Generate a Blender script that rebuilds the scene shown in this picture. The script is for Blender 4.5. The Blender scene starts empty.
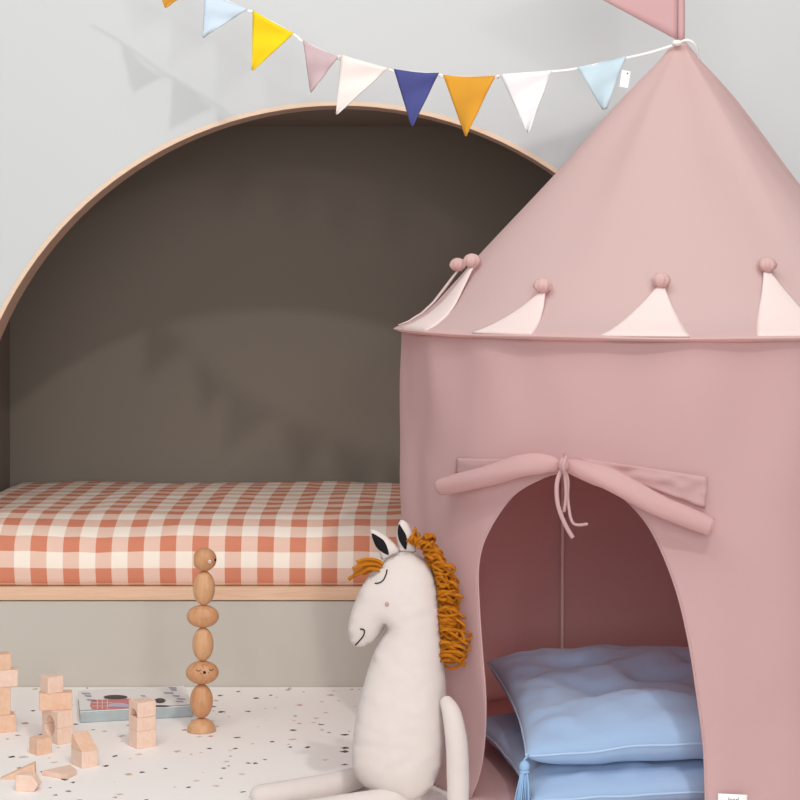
import bpy, bmesh, math, random
from mathutils import Vector, Matrix, noise
from mathutils.geometry import delaunay_2d_cdt
from mathutils.bvhtree import BVHTree

random.seed(7)
S = bpy.context.scene
COL = S.collection
PI = math.pi

# ---------------------------------------------------------------- camera frame
FPX, VX, VY, CZ = 1932.0, 430.0, 265.0, 1.01
def P(px, py, Y):
    return Vector(((px - VX) / FPX * Y, Y, CZ - (py - VY) / FPX * Y))
def F(px, py, z=0.0):
    Y = FPX * (CZ - z) / (py - VY)
    return Vector(((px - VX) / FPX * Y, Y, z))
WALL_Y = 4.6

# ---------------------------------------------------------------- materials
def lin(c):
    return tuple((v / 255 / 12.92) if v / 255 <= .04045 else ((v / 255 + .055) / 1.055) ** 2.4 for v in c)
def mat(name, rgb, rough=.8, bump=None, var=0.0, var_scale=8, spec=.3, sheen=0.0, trans=0.0, tcol=None):
    m = bpy.data.materials.new(name); m.use_nodes = True
    nt = m.node_tree; b = nt.nodes['Principled BSDF']
    c = lin(rgb) + (1,)
    b.inputs['Base Color'].default_value = c
    b.inputs['Roughness'].default_value = rough
    b.inputs['Specular IOR Level'].default_value = spec
    if sheen:
        b.inputs['Sheen Weight'].default_value = sheen
        b.inputs['Sheen Roughness'].default_value = .6
    tc = nt.nodes.new('ShaderNodeTexCoord')
    if var:
        n = nt.nodes.new('ShaderNodeTexNoise'); n.inputs['Scale'].default_value = var_scale
        n.inputs['Detail'].default_value = 4
        nt.links.new(tc.outputs['Object'], n.inputs['Vector'])
        mx = nt.nodes.new('ShaderNodeMix'); mx.data_type = 'RGBA'
        mx.inputs[6].default_value = tuple(v * (1 - var) for v in c[:3]) + (1,)
        mx.inputs[7].default_value = tuple(min(1, v * (1 + var)) for v in c[:3]) + (1,)
        nt.links.new(n.outputs['Fac'], mx.inputs[0])
        nt.links.new(mx.outputs[2], b.inputs['Base Color'])
    if bump:
        kind, sc, st = bump
        bp = nt.nodes.new('ShaderNodeBump'); bp.inputs['Strength'].default_value = st
        bp.inputs['Distance'].default_value = .002
        if kind == 'weave':
            n1 = nt.nodes.new('ShaderNodeTexNoise'); n1.inputs['Scale'].default_value = sc
            n1.inputs['Detail'].default_value = 5; n1.inputs['Roughness'].default_value = .7
            nt.links.new(tc.outputs['Object'], n1.inputs['Vector'])
            nt.links.new(n1.outputs['Fac'], bp.inputs['Height'])
        nt.links.new(bp.outputs['Normal'], b.inputs['Normal'])
    if trans:
        t = nt.nodes.new('ShaderNodeBsdfTranslucent'); t.inputs['Color'].default_value = (lin(tcol) + (1,)) if tcol else c
        ms = nt.nodes.new('ShaderNodeMixShader'); ms.inputs[0].default_value = trans
        out = nt.nodes['Material Output']
        nt.links.new(b.outputs[0], ms.inputs[1]); nt.links.new(t.outputs[0], ms.inputs[2])
        nt.links.new(ms.outputs[0], out.inputs['Surface'])
    return m

def wood(name, a, c, scale=(6, 60, 60), rough=.5):
    m = bpy.data.materials.new(name); m.use_nodes = True
    nt = m.node_tree; b = nt.nodes['Principled BSDF']
    tc = nt.nodes.new('ShaderNodeTexCoord'); mp = nt.nodes.new('ShaderNodeMapping')
    mp.inputs['Scale'].default_value = scale
    n = nt.nodes.new('ShaderNodeTexNoise'); n.inputs['Scale'].default_value = 3
    n.inputs['Detail'].default_value = 6; n.inputs['Distortion'].default_value = .6
    r = nt.nodes.new('ShaderNodeValToRGB')
    r.color_ramp.elements[0].position = .3; r.color_ramp.elements[1].position = .7
    r.color_ramp.elements[0].color = lin(a) + (1,); r.color_ramp.elements[1].color = lin(c) + (1,)
    nt.links.new(tc.outputs['Object'], mp.inputs['Vector']); nt.links.new(mp.outputs[0], n.inputs['Vector'])
    nt.links.new(n.outputs['Fac'], r.inputs[0]); nt.links.new(r.outputs[0], b.inputs['Base Color'])
    b.inputs['Roughness'].default_value = rough
    b.inputs['Specular IOR Level'].default_value = .35
    return m

def gingham(name, period):
    m = bpy.data.materials.new(name); m.use_nodes = True
    nt = m.node_tree; b = nt.nodes['Principled BSDF']; b.inputs['Roughness'].default_value = .9
    b.inputs['Specular IOR Level'].default_value = .15
    uv = nt.nodes.new('ShaderNodeUVMap'); uv.uv_map = 'UVMap'
    sp = nt.nodes.new('ShaderNodeSeparateXYZ'); nt.links.new(uv.outputs[0], sp.inputs[0])
    fac = []
    for ax in (0, 1):
        d = nt.nodes.new('ShaderNodeMath'); d.operation = 'DIVIDE'; d.inputs[1].default_value = period
        nt.links.new(sp.outputs[ax], d.inputs[0])
        f = nt.nodes.new('ShaderNodeMath'); f.operation = 'FRACT'; nt.links.new(d.outputs[0], f.inputs[0])
        g = nt.nodes.new('ShaderNodeMath'); g.operation = 'LESS_THAN'; g.inputs[1].default_value = .5
        nt.links.new(f.outputs[0], g.inputs[0]); fac.append(g)
    ad = nt.nodes.new('ShaderNodeMath'); ad.operation = 'ADD'
    nt.links.new(fac[0].outputs[0], ad.inputs[0]); nt.links.new(fac[1].outputs[0], ad.inputs[1])
    h = nt.nodes.new('ShaderNodeMath'); h.operation = 'MULTIPLY'; h.inputs[1].default_value = .5
    nt.links.new(ad.outputs[0], h.inputs[0])
    r = nt.nodes.new('ShaderNodeValToRGB'); cr = r.color_ramp; cr.interpolation = 'CONSTANT'
    cr.elements[0].position = 0; cr.elements[0].color = lin((252, 240, 226)) + (1,)
    cr.elements[1].position = .25; cr.elements[1].color = lin((238, 202, 184)) + (1,)
    e = cr.elements.new(.75); e.color = lin((216, 138, 110)) + (1,)
    nt.links.new(h.outputs[0], r.inputs[0]); nt.links.new(r.outputs[0], b.inputs['Base Color'])
    return m

def terrazzo(name):
    m = bpy.data.materials.new(name); m.use_nodes = True
    nt = m.node_tree; b = nt.nodes['Principled BSDF']; b.inputs['Roughness'].default_value = .6
    L = nt.links.new
    tc = nt.nodes.new('ShaderNodeTexCoord')
    nz = nt.nodes.new('ShaderNodeTexNoise'); nz.inputs['Scale'].default_value = 60; L(tc.outputs['Object'], nz.inputs['Vector'])
    sc = nt.nodes.new('ShaderNodeVectorMath'); sc.operation = 'SCALE'; sc.inputs['Scale'].default_value = .016
    L(nz.outputs['Color'], sc.inputs[0])
    base = lin((252, 247, 243)) + (1,)
    prev = None
    for vs, keep, size, off in ((17, .66, .12, 0), (25, .80, .13, 3.3)):
        ad = nt.nodes.new('ShaderNodeVectorMath'); ad.operation = 'ADD'
        L(tc.outputs['Object'], ad.inputs[0]); L(sc.outputs[0], ad.inputs[1])
        ad2 = nt.nodes.new('ShaderNodeVectorMath'); ad2.operation = 'ADD'; ad2.inputs[1].default_value = (off, off * .7, 0)
        L(ad.outputs[0], ad2.inputs[0])
        v = nt.nodes.new('ShaderNodeTexVoronoi'); v.voronoi_dimensions = '2D'; v.inputs['Scale'].default_value = vs
        v.distance = 'MANHATTAN'
        L(ad2.outputs[0], v.inputs['Vector'])
        sep = nt.nodes.new('ShaderNodeSeparateColor'); L(v.outputs['Color'], sep.inputs[0])
        pr = nt.nodes.new('ShaderNodeMath'); pr.operation = 'GREATER_THAN'; pr.inputs[1].default_value = keep
        L(sep.outputs[0], pr.inputs[0])
        th = nt.nodes.new('ShaderNodeMath'); th.operation = 'MULTIPLY_ADD'
        th.inputs[1].default_value = size; th.inputs[2].default_value = .07
        L(sep.outputs[2], th.inputs[0])
        lt = nt.nodes.new('ShaderNodeMath'); lt.operation = 'LESS_THAN'
        L(v.outputs['Distance'], lt.inputs[0]); L(th.outputs[0], lt.inputs[1])
        an = nt.nodes.new('ShaderNodeMath'); an.operation = 'MULTIPLY'; L(pr.outputs[0], an.inputs[0]); L(lt.outputs[0], an.inputs[1])
        r = nt.nodes.new('ShaderNodeValToRGB'); cr = r.color_ramp; cr.interpolation = 'CONSTANT'
        cols = [(0, (62, 58, 58)), (.22, (226, 196, 188)), (.48, (120, 112, 110)), (.6, (214, 180, 150)), (.74, (78, 60, 62)), (.85, (206, 150, 148)), (.93, (200, 196, 194))]
        cr.elements[0].position = 0; cr.elements[0].color = lin(cols[0][1]) + (1,)
        cr.elements[1].position = cols[1][0]; cr.elements[1].color = lin(cols[1][1]) + (1,)
        for p_, c_ in cols[2:]:
            e = cr.elements.new(p_); e.color = lin(c_) + (1,)
        L(sep.outputs[1], r.inputs[0])
        mx = nt.nodes.new('ShaderNodeMix'); mx.data_type = 'RGBA'
        mx.inputs[6].default_value = base
        if prev: L(prev.outputs[2], mx.inputs[6])
        L(r.outputs[0], mx.inputs[7]); L(an.outputs[0], mx.inputs[0])
        prev = mx
    L(prev.outputs[2], b.inputs['Base Color'])
    return m

M = dict(
    wall=mat('wall_paint', (210, 213, 214), .9, var=.012, var_scale=1.5),
    panel=mat('greige_paint', (198, 191, 181), .75, var=.015, var_scale=2),
    niche=mat('olive_grey_paint', (132, 123, 113), .9, var=.02, var_scale=1.2),
    floor=mat('floor_boards', (170, 150, 130), .6),
    ply=wood('plywood', (240, 214, 190), (232, 203, 176), (3, 30, 60)),
    board=wood('plywood_board', (232, 196, 166), (222, 180, 148), (3, 30, 60)),
    ply_shade=wood('plywood_shaded', (200, 170, 152), (186, 154, 134), (3, 30, 60)),  # darkened plywood: shade on the lining's inner face put into the colour
    sheet=gingham('gingham_cotton', .0769),
    mat=terrazzo('terrazzo_print'),
    rose=mat('rose_canvas', (228, 198, 197), .92, ('weave', 900, .25), .03, 5, .1, .15, .42, (232, 172, 168)),
    roofrose_lit=mat('rose_canvas_roof_lit', (240, 213, 209), .92, ('weave', 900, .2), .02, 5, .1, .15, .42, (232, 172, 168)),  # tent canvas made lighter: brighter light on the roof put into the colour
    palerose=mat('pale_rose_canvas', (230, 209, 205), .92, ('weave', 900, .2), .02, 9, .1, .15),
    roseflag=mat('rose_canvas_pennant', (202, 162, 163), .92, ('weave', 900, .25), .03, 9, .1),
    white=mat('white_cotton', (246, 240, 236), .9, ('weave', 1200, .2)),
    tape=mat('white_tape', (245, 242, 240), .8),
    linen=mat('oatmeal_linen', (217, 206, 201), .95, ('weave', 1400, .3), .03, 60, .1, .2),
    dark=mat('dark_thread', (38, 32, 34), .8),
    blackfelt=mat('black_felt', (22, 20, 24), .95),
    cheek=mat('blush_thread', (188, 150, 142), .9),
    yarn=mat('ochre_yarn', (184, 112, 28), .95, ('weave', 500, .6), .18, 60, .1),
    blue=mat('sky_blue_linen', (154, 181, 214), .95, ('weave', 700, .3), .03, 12, .1, .2),
    bluepipe=mat('pale_blue_piping', (176, 199, 226), .9),
    bluetrim=mat('blue_tassel_thread', (150, 184, 220), .9, ('weave', 700, .4), .05, 40),
    block=wood('pale_beech', (240, 212, 194), (232, 198, 178), (20, 60, 20), .6),
    block2=wood('warm_beech', (236, 198, 172), (226, 184, 156), (20, 60, 20), .6),
    totem=wood('waxed_oak', (208, 158, 118), (190, 136, 94), (40, 40, 9), .38),
    totem2=wood('waxed_beech', (216, 170, 130), (200, 150, 108), (40, 40, 9), .38),
    bookw=mat('book_cover_white', (242, 238, 236), .45),
    bookb=mat('book_spine_blue_grey', (172, 182, 184), .7, var=.12, var_scale=60),
    pink=mat('print_coral', (214, 132, 128), .5), lilac=mat('print_lilac', (198, 190, 216), .5),
    brown=mat('print_dark_brown', (70, 56, 56), .5), greyp=mat('print_grey_violet', (170, 166, 180), .5),
    creamline=mat('print_cream', (246, 226, 216), .5),
)
FL = dict(
    ochre=mat('flag_ochre', (222, 158, 58), .9, ('weave', 700, .3), .04, 30),
    lightblue=mat('flag_light_blue', (208, 224, 238), .9, ('weave', 700, .3), .04, 30),
    yellow=mat('flag_yellow', (252, 212, 28), .9, ('weave', 700, .3), .03, 30),
    mauve=mat('flag_mauve', (206, 180, 184), .9, ('weave', 700, .3), .04, 30),
    cream=mat('flag_cream', (246, 234, 228), .9, ('weave', 700, .3), .02, 30),
    navy=mat('flag_navy', (78, 82, 142), .9, ('weave', 700, .3), .06, 30),
    mustard=mat('flag_mustard', (222, 158, 52), .9, ('weave', 700, .3), .04, 30),
    white=mat('flag_white', (244, 242, 244), .9, ('weave', 700, .3), .02, 30),
    paleblue=mat('flag_pale_blue', (196, 216, 226), .9, ('weave', 700, .3), .04, 30),
)

# ---------------------------------------------------------------- object helpers
def tag(o, label=None, cat=None, group=None, kind=None):
    if label: o['label'] = label
    if cat: o['category'] = cat
    if group: o['group'] = group
    if kind: o['kind'] = kind
    return o
def thing(name, loc, label, cat, group=None):
    o = bpy.data.objects.new(name, None); COL.objects.link(o)
    o.location = loc; o.empty_display_size = .05
    return tag(o, label, cat, group)
def wloc(o):
    v = Vector((0, 0, 0))
    while o: v += o.location; o = o.parent
    return v
def mk(name, V, Fc, material, parent=None, loc=None, smooth=True, weld=0.0, uv=None):
    """one mesh object from world-space vertices"""
    base = wloc(parent) if parent else Vector((0, 0, 0))
    org = Vector(loc) if loc is not None else base
    me = bpy.data.meshes.new(name)
    me.from_pydata([tuple(Vector(v) - org) for v in V], [], Fc)
    bm = bmesh.new(); bm.from_mesh(me)
    if weld: bmesh.ops.remove_doubles(bm, verts=bm.verts, dist=weld)
    bmesh.ops.recalc_face_normals(bm, faces=bm.faces)
    for f in bm.faces: f.smooth = smooth
    bm.to_mesh(me); bm.free()
    me.materials.append(material)
    o = bpy.data.objects.new(name, me); COL.objects.link(o)
    o.parent = parent
    o.location = org - base
    return o
def mods(o, solid=0, sub=0, bevel=0, off=0):
    if bevel:
        m = o.modifiers.new('b', 'BEVEL'); m.width = bevel; m.segments = 3; m.limit_method = 'ANGLE'; m.angle_limit = .6
        m.harden_normals = False
    if sub:
        m = o.modifiers.new('s', 'SUBSURF'); m.levels = sub; m.render_levels = sub
    if solid:
        m = o.modifiers.new('t', 'SOLIDIFY'); m.thickness = solid; m.offset = off
    return o
class MB:
    def __init__(s): s.V = []; s.F = []
    def add(s, V, Fc):
        n = len(s.V); s.V += [Vector(v) for v in V]; s.F += [[i + n for i in f] for f in Fc]
    def tube(s, pts, r, n=8, caps=True):
        pts = [Vector(p) for p in pts]; k = len(pts)
        rr = r if hasattr(r, '__len__') else [r] * k
        V = []; up = None
        for i, p in enumerate(pts):
            t = (pts[min(i + 1, k - 1)] - pts[max(i - 1, 0)])
            t = t.normalized() if t.length > 1e-9 else Vector((0, 0, 1))
            if up is None: up = Vector((0, 0, 1)) if abs(t.z) < .9 else Vector((0, 1, 0))
            a = t.cross(up)
            if a.length < 1e-6: a = t.cross(Vector((1, 0, 0)))
            a.normalize(); b = a.cross(t).normalized(); up = b
            for j in range(n):
                q = 2 * PI * j / n; V.append(p + rr[i] * (math.cos(q) * a + math.sin(q) * b))
        Fc = [[i * n + j, i * n + (j + 1) % n, (i + 1) * n + (j + 1) % n, (i + 1) * n + j] for i in range(k - 1) for j in range(n)]
        if caps: Fc += [list(range(n))[::-1], [(k - 1) * n + j for j in range(n)]]
        s.add(V, Fc)
    def box(s, c, d, yaw=0):
        c = Vector(c); R = Matrix.Rotation(yaw, 3, 'Z')
        V = [c + R @ Vector((x * d[0] / 2, y * d[1] / 2, z * d[2] / 2)) for x in (-1, 1) for y in (-1, 1) for z in (-1, 1)]
        s.add(V, [[0, 1, 3, 2], [4, 6, 7, 5], [0, 4, 5, 1], [2, 3, 7, 6], [0, 2, 6, 4], [1, 5, 7, 3]])
    def ellipsoid(s, c, r, nu=24, nv=16, cut=None):
        c = Vector(c); V = []; Fc = []
        for i in range(nv + 1):
            a = -PI / 2 + PI * i / nv
            for j in range(nu):
                b = 2 * PI * j / nu
                z = math.sin(a) * r[2]
                if cut is not None: z = max(z, cut)
                V.append(c + Vector((math.cos(a) * math.cos(b) * r[0], math.cos(a) * math.sin(b) * r[1], z)))
        for i in range(nv):
            for j in range(nu):
                Fc.append([i * nu + j, i * nu + (j + 1) % nu, (i + 1) * nu + (j + 1) % nu, (i + 1) * nu + j])
        s.add(V, Fc)
    def build(s, name, material, parent=None, **k):
        return mk(name, s.V, s.F, material, parent, **k)
def grid(fn, nu, nv):
    V = [fn(i / nu, j / nv) for j in range(nv + 1) for i in range(nu + 1)]
    Fc = [[j * (nu + 1) + i, j * (nu + 1) + i + 1, (j + 1) * (nu + 1) + i + 1, (j + 1) * (nu + 1) + i] for j in range(nv) for i in range(nu)]
    return V, Fc
def crom(pts, n=8, closed=False):
    """catmull-rom through points (any dimension Vector)"""
    pts = [Vector(p) for p in pts]; k = len(pts); out = []
    rng = range(k) if closed else range(k - 1)
    for i in rng:
        g = lambda a: pts[a % k] if closed else pts[max(0, min(k - 1, a))]
        p0, p1, p2, p3 = g(i - 1), g(i), g(i + 1), g(i + 2)
        for q in range(n):
            t = q / n
            out.append(.5 * ((2 * p1) + (p2 - p0) * t + (2 * p0 - 5 * p1 + 4 * p2 - p3) * t * t + (3 * p1 - p0 - 3 * p2 + p3) * t ** 3))
    if not closed: out.append(pts[-1])
    return out
def lerp(tab, x):
    if x <= tab[0][0]: return tab[0][1]
    for (a, b), (c, d) in zip(tab, tab[1:]):
        if x <= c: return b + (d - b) * (x - a) / (c - a)
    return tab[-1][1]
def inflate(outline, T, step, power=.5, wr=0.0, iters=400):
    """stuffed cushion of a 2D outline: returns (points2d, height, triangles, boundary flag)"""
    ol = [Vector((p[0], p[1])) for p in outline]
    def inside(p):
        c = False; n = len(ol)
        for i in range(n):
            a, b = ol[i], ol[i - 1]
            if (a.y > p.y) != (b.y > p.y) and p.x < (b.x - a.x) * (p.y - a.y) / (b.y - a.y) + a.x: c = not c
        return c
    def bd(p):
        m = 1e9; n = len(ol)
        for i in range(n):
            a, b = ol[i - 1], ol[i]; d = b - a
            t = max(0, min(1, (p - a).dot(d) / max(d.length_squared, 1e-12)))
            m = min(m, (p - a - d * t).length)
        return m
    x0 = min(p.x for p in ol); x1 = max(p.x for p in ol); y0 = min(p.y for p in ol); y1 = max(p.y for p in ol)
    pts = list(ol); nb = len(ol); j = 0; y = y0
    while y <= y1:
        x = x0 + (step / 2 if j % 2 else 0)
        while x <= x1:
            p = Vector((x, y))
            if inside(p) and bd(p) > step * .45: pts.append(p)
            x += step
        y += step * .87; j += 1
    v2, _, fc, ov, _, _ = delaunay_2d_cdt(pts, [(i, (i + 1) % nb) for i in range(nb)], [], 1, 1e-7)
    n = len(v2); isb = [any(q < nb for q in ov[i]) for i in range(n)]
    nbr = [set() for _ in range(n)]
    for f in fc:
        for a in range(len(f)):
            nbr[f[a]].add(f[a - 1]); nbr[f[a - 1]].add(f[a])
    u = [0.0] * n
    for _ in range(iters):
        for i in range(n):
            if not isb[i] and nbr[i]: u[i] = sum(u[q] for q in nbr[i]) / len(nbr[i]) + step * step / 4
    mu = max(u); h = [T * (max(0, q) / mu) ** power for q in u]
    return v2, h, fc, isb
def puff(name, outline_px, Yf, T, step_px, material, parent, power=.5, back=1.0, wr=0.0):
    """plush pillow from an outline seen at depth Yf(py); bulges towards and away from the viewer"""
    v2, h, fc, isb = inflate(outline_px, T, step_px, power)
    V = []; idx = []
    n = len(v2)
    for i, p in enumerate(v2):
        Y = Yf(p[1]); w = 0
        if wr: w = wr * noise.noise(Vector((p[0] * .06, p[1] * .11, 3.1))) * (0 if isb[i] else 1)
        V.append(P(p[0], p[1], Y) - Vector((0, h[i] + w * h[i] / T, 0)))
    Fc = [list(f) for f in fc]
    bi = {}
    for i, p in enumerate(v2):
        if isb[i]: bi[i] = i
        else:
            bi[i] = len(V); V.append(P(p[0], p[1], Yf(p[1])) + Vector((0, h[i] * back, 0)))
    Fc += [[bi[q] for q in f][::-1] for f in fc]
    o = mk(name, V, Fc, material, parent)
    return o
def bvh(o):
    b = wloc(o); me = o.data
    return BVHTree.FromPolygons([v.co + b for v in me.vertices], [list(p.vertices) for p in me.polygons])
CAM = Vector((0, 0, CZ))
def hit(tree, px, py, off=.0015):
    d = P(px, py, 1.0) - CAM
    loc, nrm, i, dist = tree.ray_cast(CAM, d.normalized())
    return (loc - d.normalized() * off) if loc else None

# ---------------------------------------------------------------- setting
def struct(name, V, Fc, m, **k):
    return tag(mk(name, V, Fc, m, **k), kind='structure')
s420 = FPX / WALL_Y
AX, AZ, AR = (340 - VX) / s420, CZ - (482 - VY) / s420, 380 / s420
PLAT = CZ - (587 - VY) / s420          # platform top
BD = .031
fb = MB(); fb.box((0, 3.4, -.05), (8, 5, .1)); tag(fb.build('floor', M['floor'], smooth=False), kind='structure')
# wall with the arched opening
N = 64; TOP = 3.0; TH = .1; Ri = AR - .009
arch = [(AX - AR, PLAT - BD)] + [(AX - AR * math.cos(PI * i / N), AZ + AR * math.sin(PI * i / N)) for i in range(N + 1)] + [(AX + AR, PLAT - BD)]
w = MB()
def strip(y):
    V = []; Fc = []
    for x, z in arch: V += [(x, y, z), (x, y, TOP)]
    for i in range(1, len(arch) - 2): Fc.append([2 * i, 2 * i + 2, 2 * i + 3, 2 * i + 1])
    w.add(V, Fc)
    w.add([(-4, y, 0), (AX - AR, y, 0), (AX - AR, y, TOP), (-4, y, TOP)], [[0, 1, 2, 3]])
    w.add([(4, y, 0), (AX + AR, y, 0), (AX + AR, y, TOP), (4, y, TOP)], [[0, 1, 2, 3]])
strip(WALL_Y)
w.add([(-4, WALL_Y, TOP), (4, WALL_Y, TOP), (4, WALL_Y + .1, TOP), (-4, WALL_Y + .1, TOP)], [[0, 1, 2, 3]])
tag(w.build('wall_back', M['wall'], smooth=False), kind='structure')
# plywood arch lining
V = []; Fc = []
ring = [(AX - math.cos(PI * i / N), AZ + math.sin(PI * i / N)) for i in range(N + 1)]
prof = [(AR + .002, WALL_Y - .0035), (Ri + .0008, WALL_Y - .0035), (Ri, WALL_Y - .002), (Ri, WALL_Y + TH), (AR + .002, WALL_Y + TH)]
path = [(-1, 0, PLAT)] + [(-math.cos(PI * i / N), math.sin(PI * i / N), None) for i in range(N + 1)] + [(1, 0, PLAT)]
for cx, sz, zz in path:
    for r, y in prof:
        V.append((AX + r * cx, y, zz if zz is not None else AZ + r * sz))
k = len(prof)
for i in range(len(path) - 1):
    for j in range(k): Fc.append([i * k + j, i * k + (j + 1) % k, (i + 1) * k + (j + 1) % k, (i + 1) * k + j])
o = struct('trim_1', V, Fc, M['ply'], smooth=False)
o.data.materials.append(M['ply_shade'])
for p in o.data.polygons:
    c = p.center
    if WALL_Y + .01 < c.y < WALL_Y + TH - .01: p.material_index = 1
# alcove box behind the arch
NB = 5.455; NX0 = (10 - VX) / FPX * NB; NX1 = AX + AR + .07; NT = AZ + AR + .003; y0 = WALL_Y + TH - .002
V = [(NX0, y0, PLAT - .1), (NX1, y0, PLAT - .1), (NX0, NB, PLAT - .1), (NX1, NB, PLAT - .1), (NX0, y0, NT), (NX1, y0, NT), (NX0, NB, NT), (NX1, NB, NT)]
struct('wall_alcove', V, [[2, 3, 7, 6], [0, 2, 6, 4], [1, 5, 7, 3], [4, 6, 7, 5]], M['niche'], smooth=False)

# ---------------------------------------------------------------- bed base and mattress
bb = thing('bed_base', (AX, WALL_Y, 0), 'built-in greige bed box with plywood top edge under the gingham mattress', 'bed base')
m_ = MB(); m_.box((AX, WALL_Y + .009, (PLAT - BD) / 2 - .001), (2 * AR - .002, .018, PLAT - BD - .003)); mods(m_.build('front_panel', M['panel'], bb, smooth=False), bevel=.001)
m_ = MB(); m_.box(((NX0 + NX1) / 2, (WALL_Y + .105 + NB) / 2, PLAT - BD / 2), (NX1 - NX0 - .01, NB - WALL_Y - .11, BD))
m_.box((AX, WALL_Y + .05, PLAT - BD / 2), (2 * AR - .03, .11, BD)); mods(m_.build('platform_board', M['board'], bb, smooth=False), bevel=.002)

MT = .160
y_f, y_b = WALL_Y + .004, NB - .02
mx0, mx1 = AX - Ri + .012, AX + Ri - .012
prof = []   # (y, z) from the front bottom, up and over to the back
rad = .07
prof += [(y_f + .016, PLAT + .001), (y_f + .006, PLAT + .006)]
prof += [(y_f + .002 - .006 * math.sin(PI * i / 8), PLAT + .012 + (MT - rad - .012) * i / 8) for i in range(9)]
ry = .17
prof += [(y_f + .002 + ry - ry * math.cos(PI / 2 * i / 16), PLAT + MT - rad + rad * math.sin(PI / 2 * i / 16)) for i in range(1, 17)]
prof += [(y_f + .002 + ry + (y_b - y_f - .04 - ry) * i / 36, PLAT + MT + .006 * math.sin(PI * i / 36)) for i in range(1, 37)]
prof += [(y_b - .02, PLAT + MT - .02), (y_b - .01, PLAT + .02)]
arc = [0.0]
for a, b in zip(prof, prof[1:]): arc.append(arc[-1] + math.dist(a, b))
zref = CZ - (536 - VY) / s420      # a row boundary, dark row below it
iz = min(range(3, 12), key=lambda i: abs(prof[i][1] - zref)); vref = arc[iz] + (zref - prof[iz][1])
# round back edge etc.
nx = 150; V = []; UV = []
for i in range(nx + 1):
    for (y, z), a in zip(prof, arc):
        g = min(1, max(0, (y - WALL_Y - .108) / .02)); xa = mx0 + (NX0 + .012 - mx0) * g; xb = mx1 + (NX1 - .012 - mx1) * g
        x = xa + (xb - xa) * i / nx
        t = (z - PLAT) / MT
        wob = .0025 * noise.noise(Vector((x * 7, y * 6, z * 9))) + .0012 * noise.noise(Vector((x * 22, y * 18, 1.7)))
        low = .0
        e = min(x - xa, xb - x)
        zz = z - (max(0, .04 - e) * .5 if t > .6 else 0)
        V.append((x, y - (wob * 1.4 if t < .95 else 0), zz + (wob * 1.6 if t > .4 else 0)))
        UV.append((x - (63 - VX) / s420 + .0769 * 40 + .003 * noise.noise(Vector((x * 3, a * 5, 9))), -(a - vref) + .0769 * 40 + .003 * noise.noise(Vector((x * 4, a * 4, 2)))))
k = len(prof)
Fc = [[i * k + j, (i + 1) * k + j, (i + 1) * k + j + 1, i * k + j + 1] for i in range(nx) for j in range(k - 1)]
Fc += [list(range(k)), [nx * k + j for j in range(k)][::-1], [0, nx * k, nx * k + k - 1, k - 1]]
me = bpy.data.meshes.new('mattress'); org = Vector((AX, (y_f + y_b) / 2, PLAT))
me.from_pydata([tuple(Vector(v) - org) for v in V], [], Fc)
uvl = me.uv_layers.new(name='UVMap')
for lp in me.loops: uvl.data[lp.index].uv = UV[lp.vertex_index]
for p in me.polygons: p.use_smooth = len(p.vertices) == 4
me.materials.append(M['sheet'])
mo = bpy.data.objects.new('mattress', me); COL.objects.link(mo); mo.location = org
tag(mo, 'mattress in a terracotta and white gingham fitted sheet inside the arched alcove', 'mattress')

# ---------------------------------------------------------------- play mat
m_ = MB(); m_.box((-.1, 3.548, .003), (3.4, 2.1, .006))
pm = m_.build('play_mat', M['mat'], loc=(-.1, 3.54, 0), smooth=False); mods(pm, bevel=.002)
tag(pm, 'white terrazzo-speckled play mat covering the floor', 'mat')
MZ = .006

# ---------------------------------------------------------------- play tent
TC = Vector((250 / FPX * 3.99, 3.99, 0)); TR = .572; HZ = .877
tent = thing('play_tent', (TC.x, TC.y, MZ), 'dusty rose canvas castle play tent with cone roof and arched open door', 'play tent')
def fold(a, z):
    t = 1 - z / HZ
    f = .0045 * math.sin(8 * a + 1.1 + .8 * z) * (0.35 + t) + .003 * math.sin(19 * a + 2.3 + 2 * z) * (.3 + t)
    f += .012 * noise.noise(Vector((2.2 * a, z * 1.6, 4.2))) * math.sin(PI * min(1, t + .08))
    f += .005 * noise.noise(Vector((6 * a, z * 5, 1.2)))
    return max(-.03 * min(1, max(0, z - .02) * 6), min(f * 1.5, .016))
def cylpt(a, z, r): return Vector((TC.x + r * math.sin(a), TC.y - r * math.cos(a), z))
def cyl(px, py, R=TR, off=0.0):
    """first meeting of a pixel's sight line with the tent cylinder -> (angle, z)"""
    d = P(px, py, 1.0) - CAM; R = R + off
    ox, oy = -TC.x, -TC.y
    A = d.x ** 2 + d.y ** 2; B = 2 * (ox * d.x + oy * d.y); Cq = ox * ox + oy * oy - R * R
    D = B * B - 4 * A * Cq
    t = (-B - math.sqrt(max(D, 0))) / (2 * A)
    q = CAM + d * t
    return math.atan2(q.x - TC.x, TC.y - q.y), q.z
Lpx = [(564, 472), (545, 477), (515, 495), (492, 529), (482, 559), (481.5, 596), (486, 652), (488.5, 684), (488, 717), (481, 763), (469, 803)]
Rpx = [(564, 472), (585, 476), (610, 488), (640, 515), (659, 546), (677, 592), (689, 643), (696, 689), (703, 744), (705, 800)]
Lt = sorted([(cyl(*p)[1], cyl(*p)[0]) for p in [tuple(q) for q in crom([Vector(p) for p in Lpx], 6)]])
Rt = sorted([(cyl(*p)[1], cyl(*p)[0]) for p in [tuple(q) for q in crom([Vector(p) for p in Rpx], 6)]])
apex_z = Lt[-1][0]; apex_a = Lt[-1][1]
def left_edge(z): return apex_a if z >= apex_z else min(apex_a, lerp(Lt, z))
def right_edge(z): return apex_a if z >= apex_z else max(apex_a, lerp(Rt, z))
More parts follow.
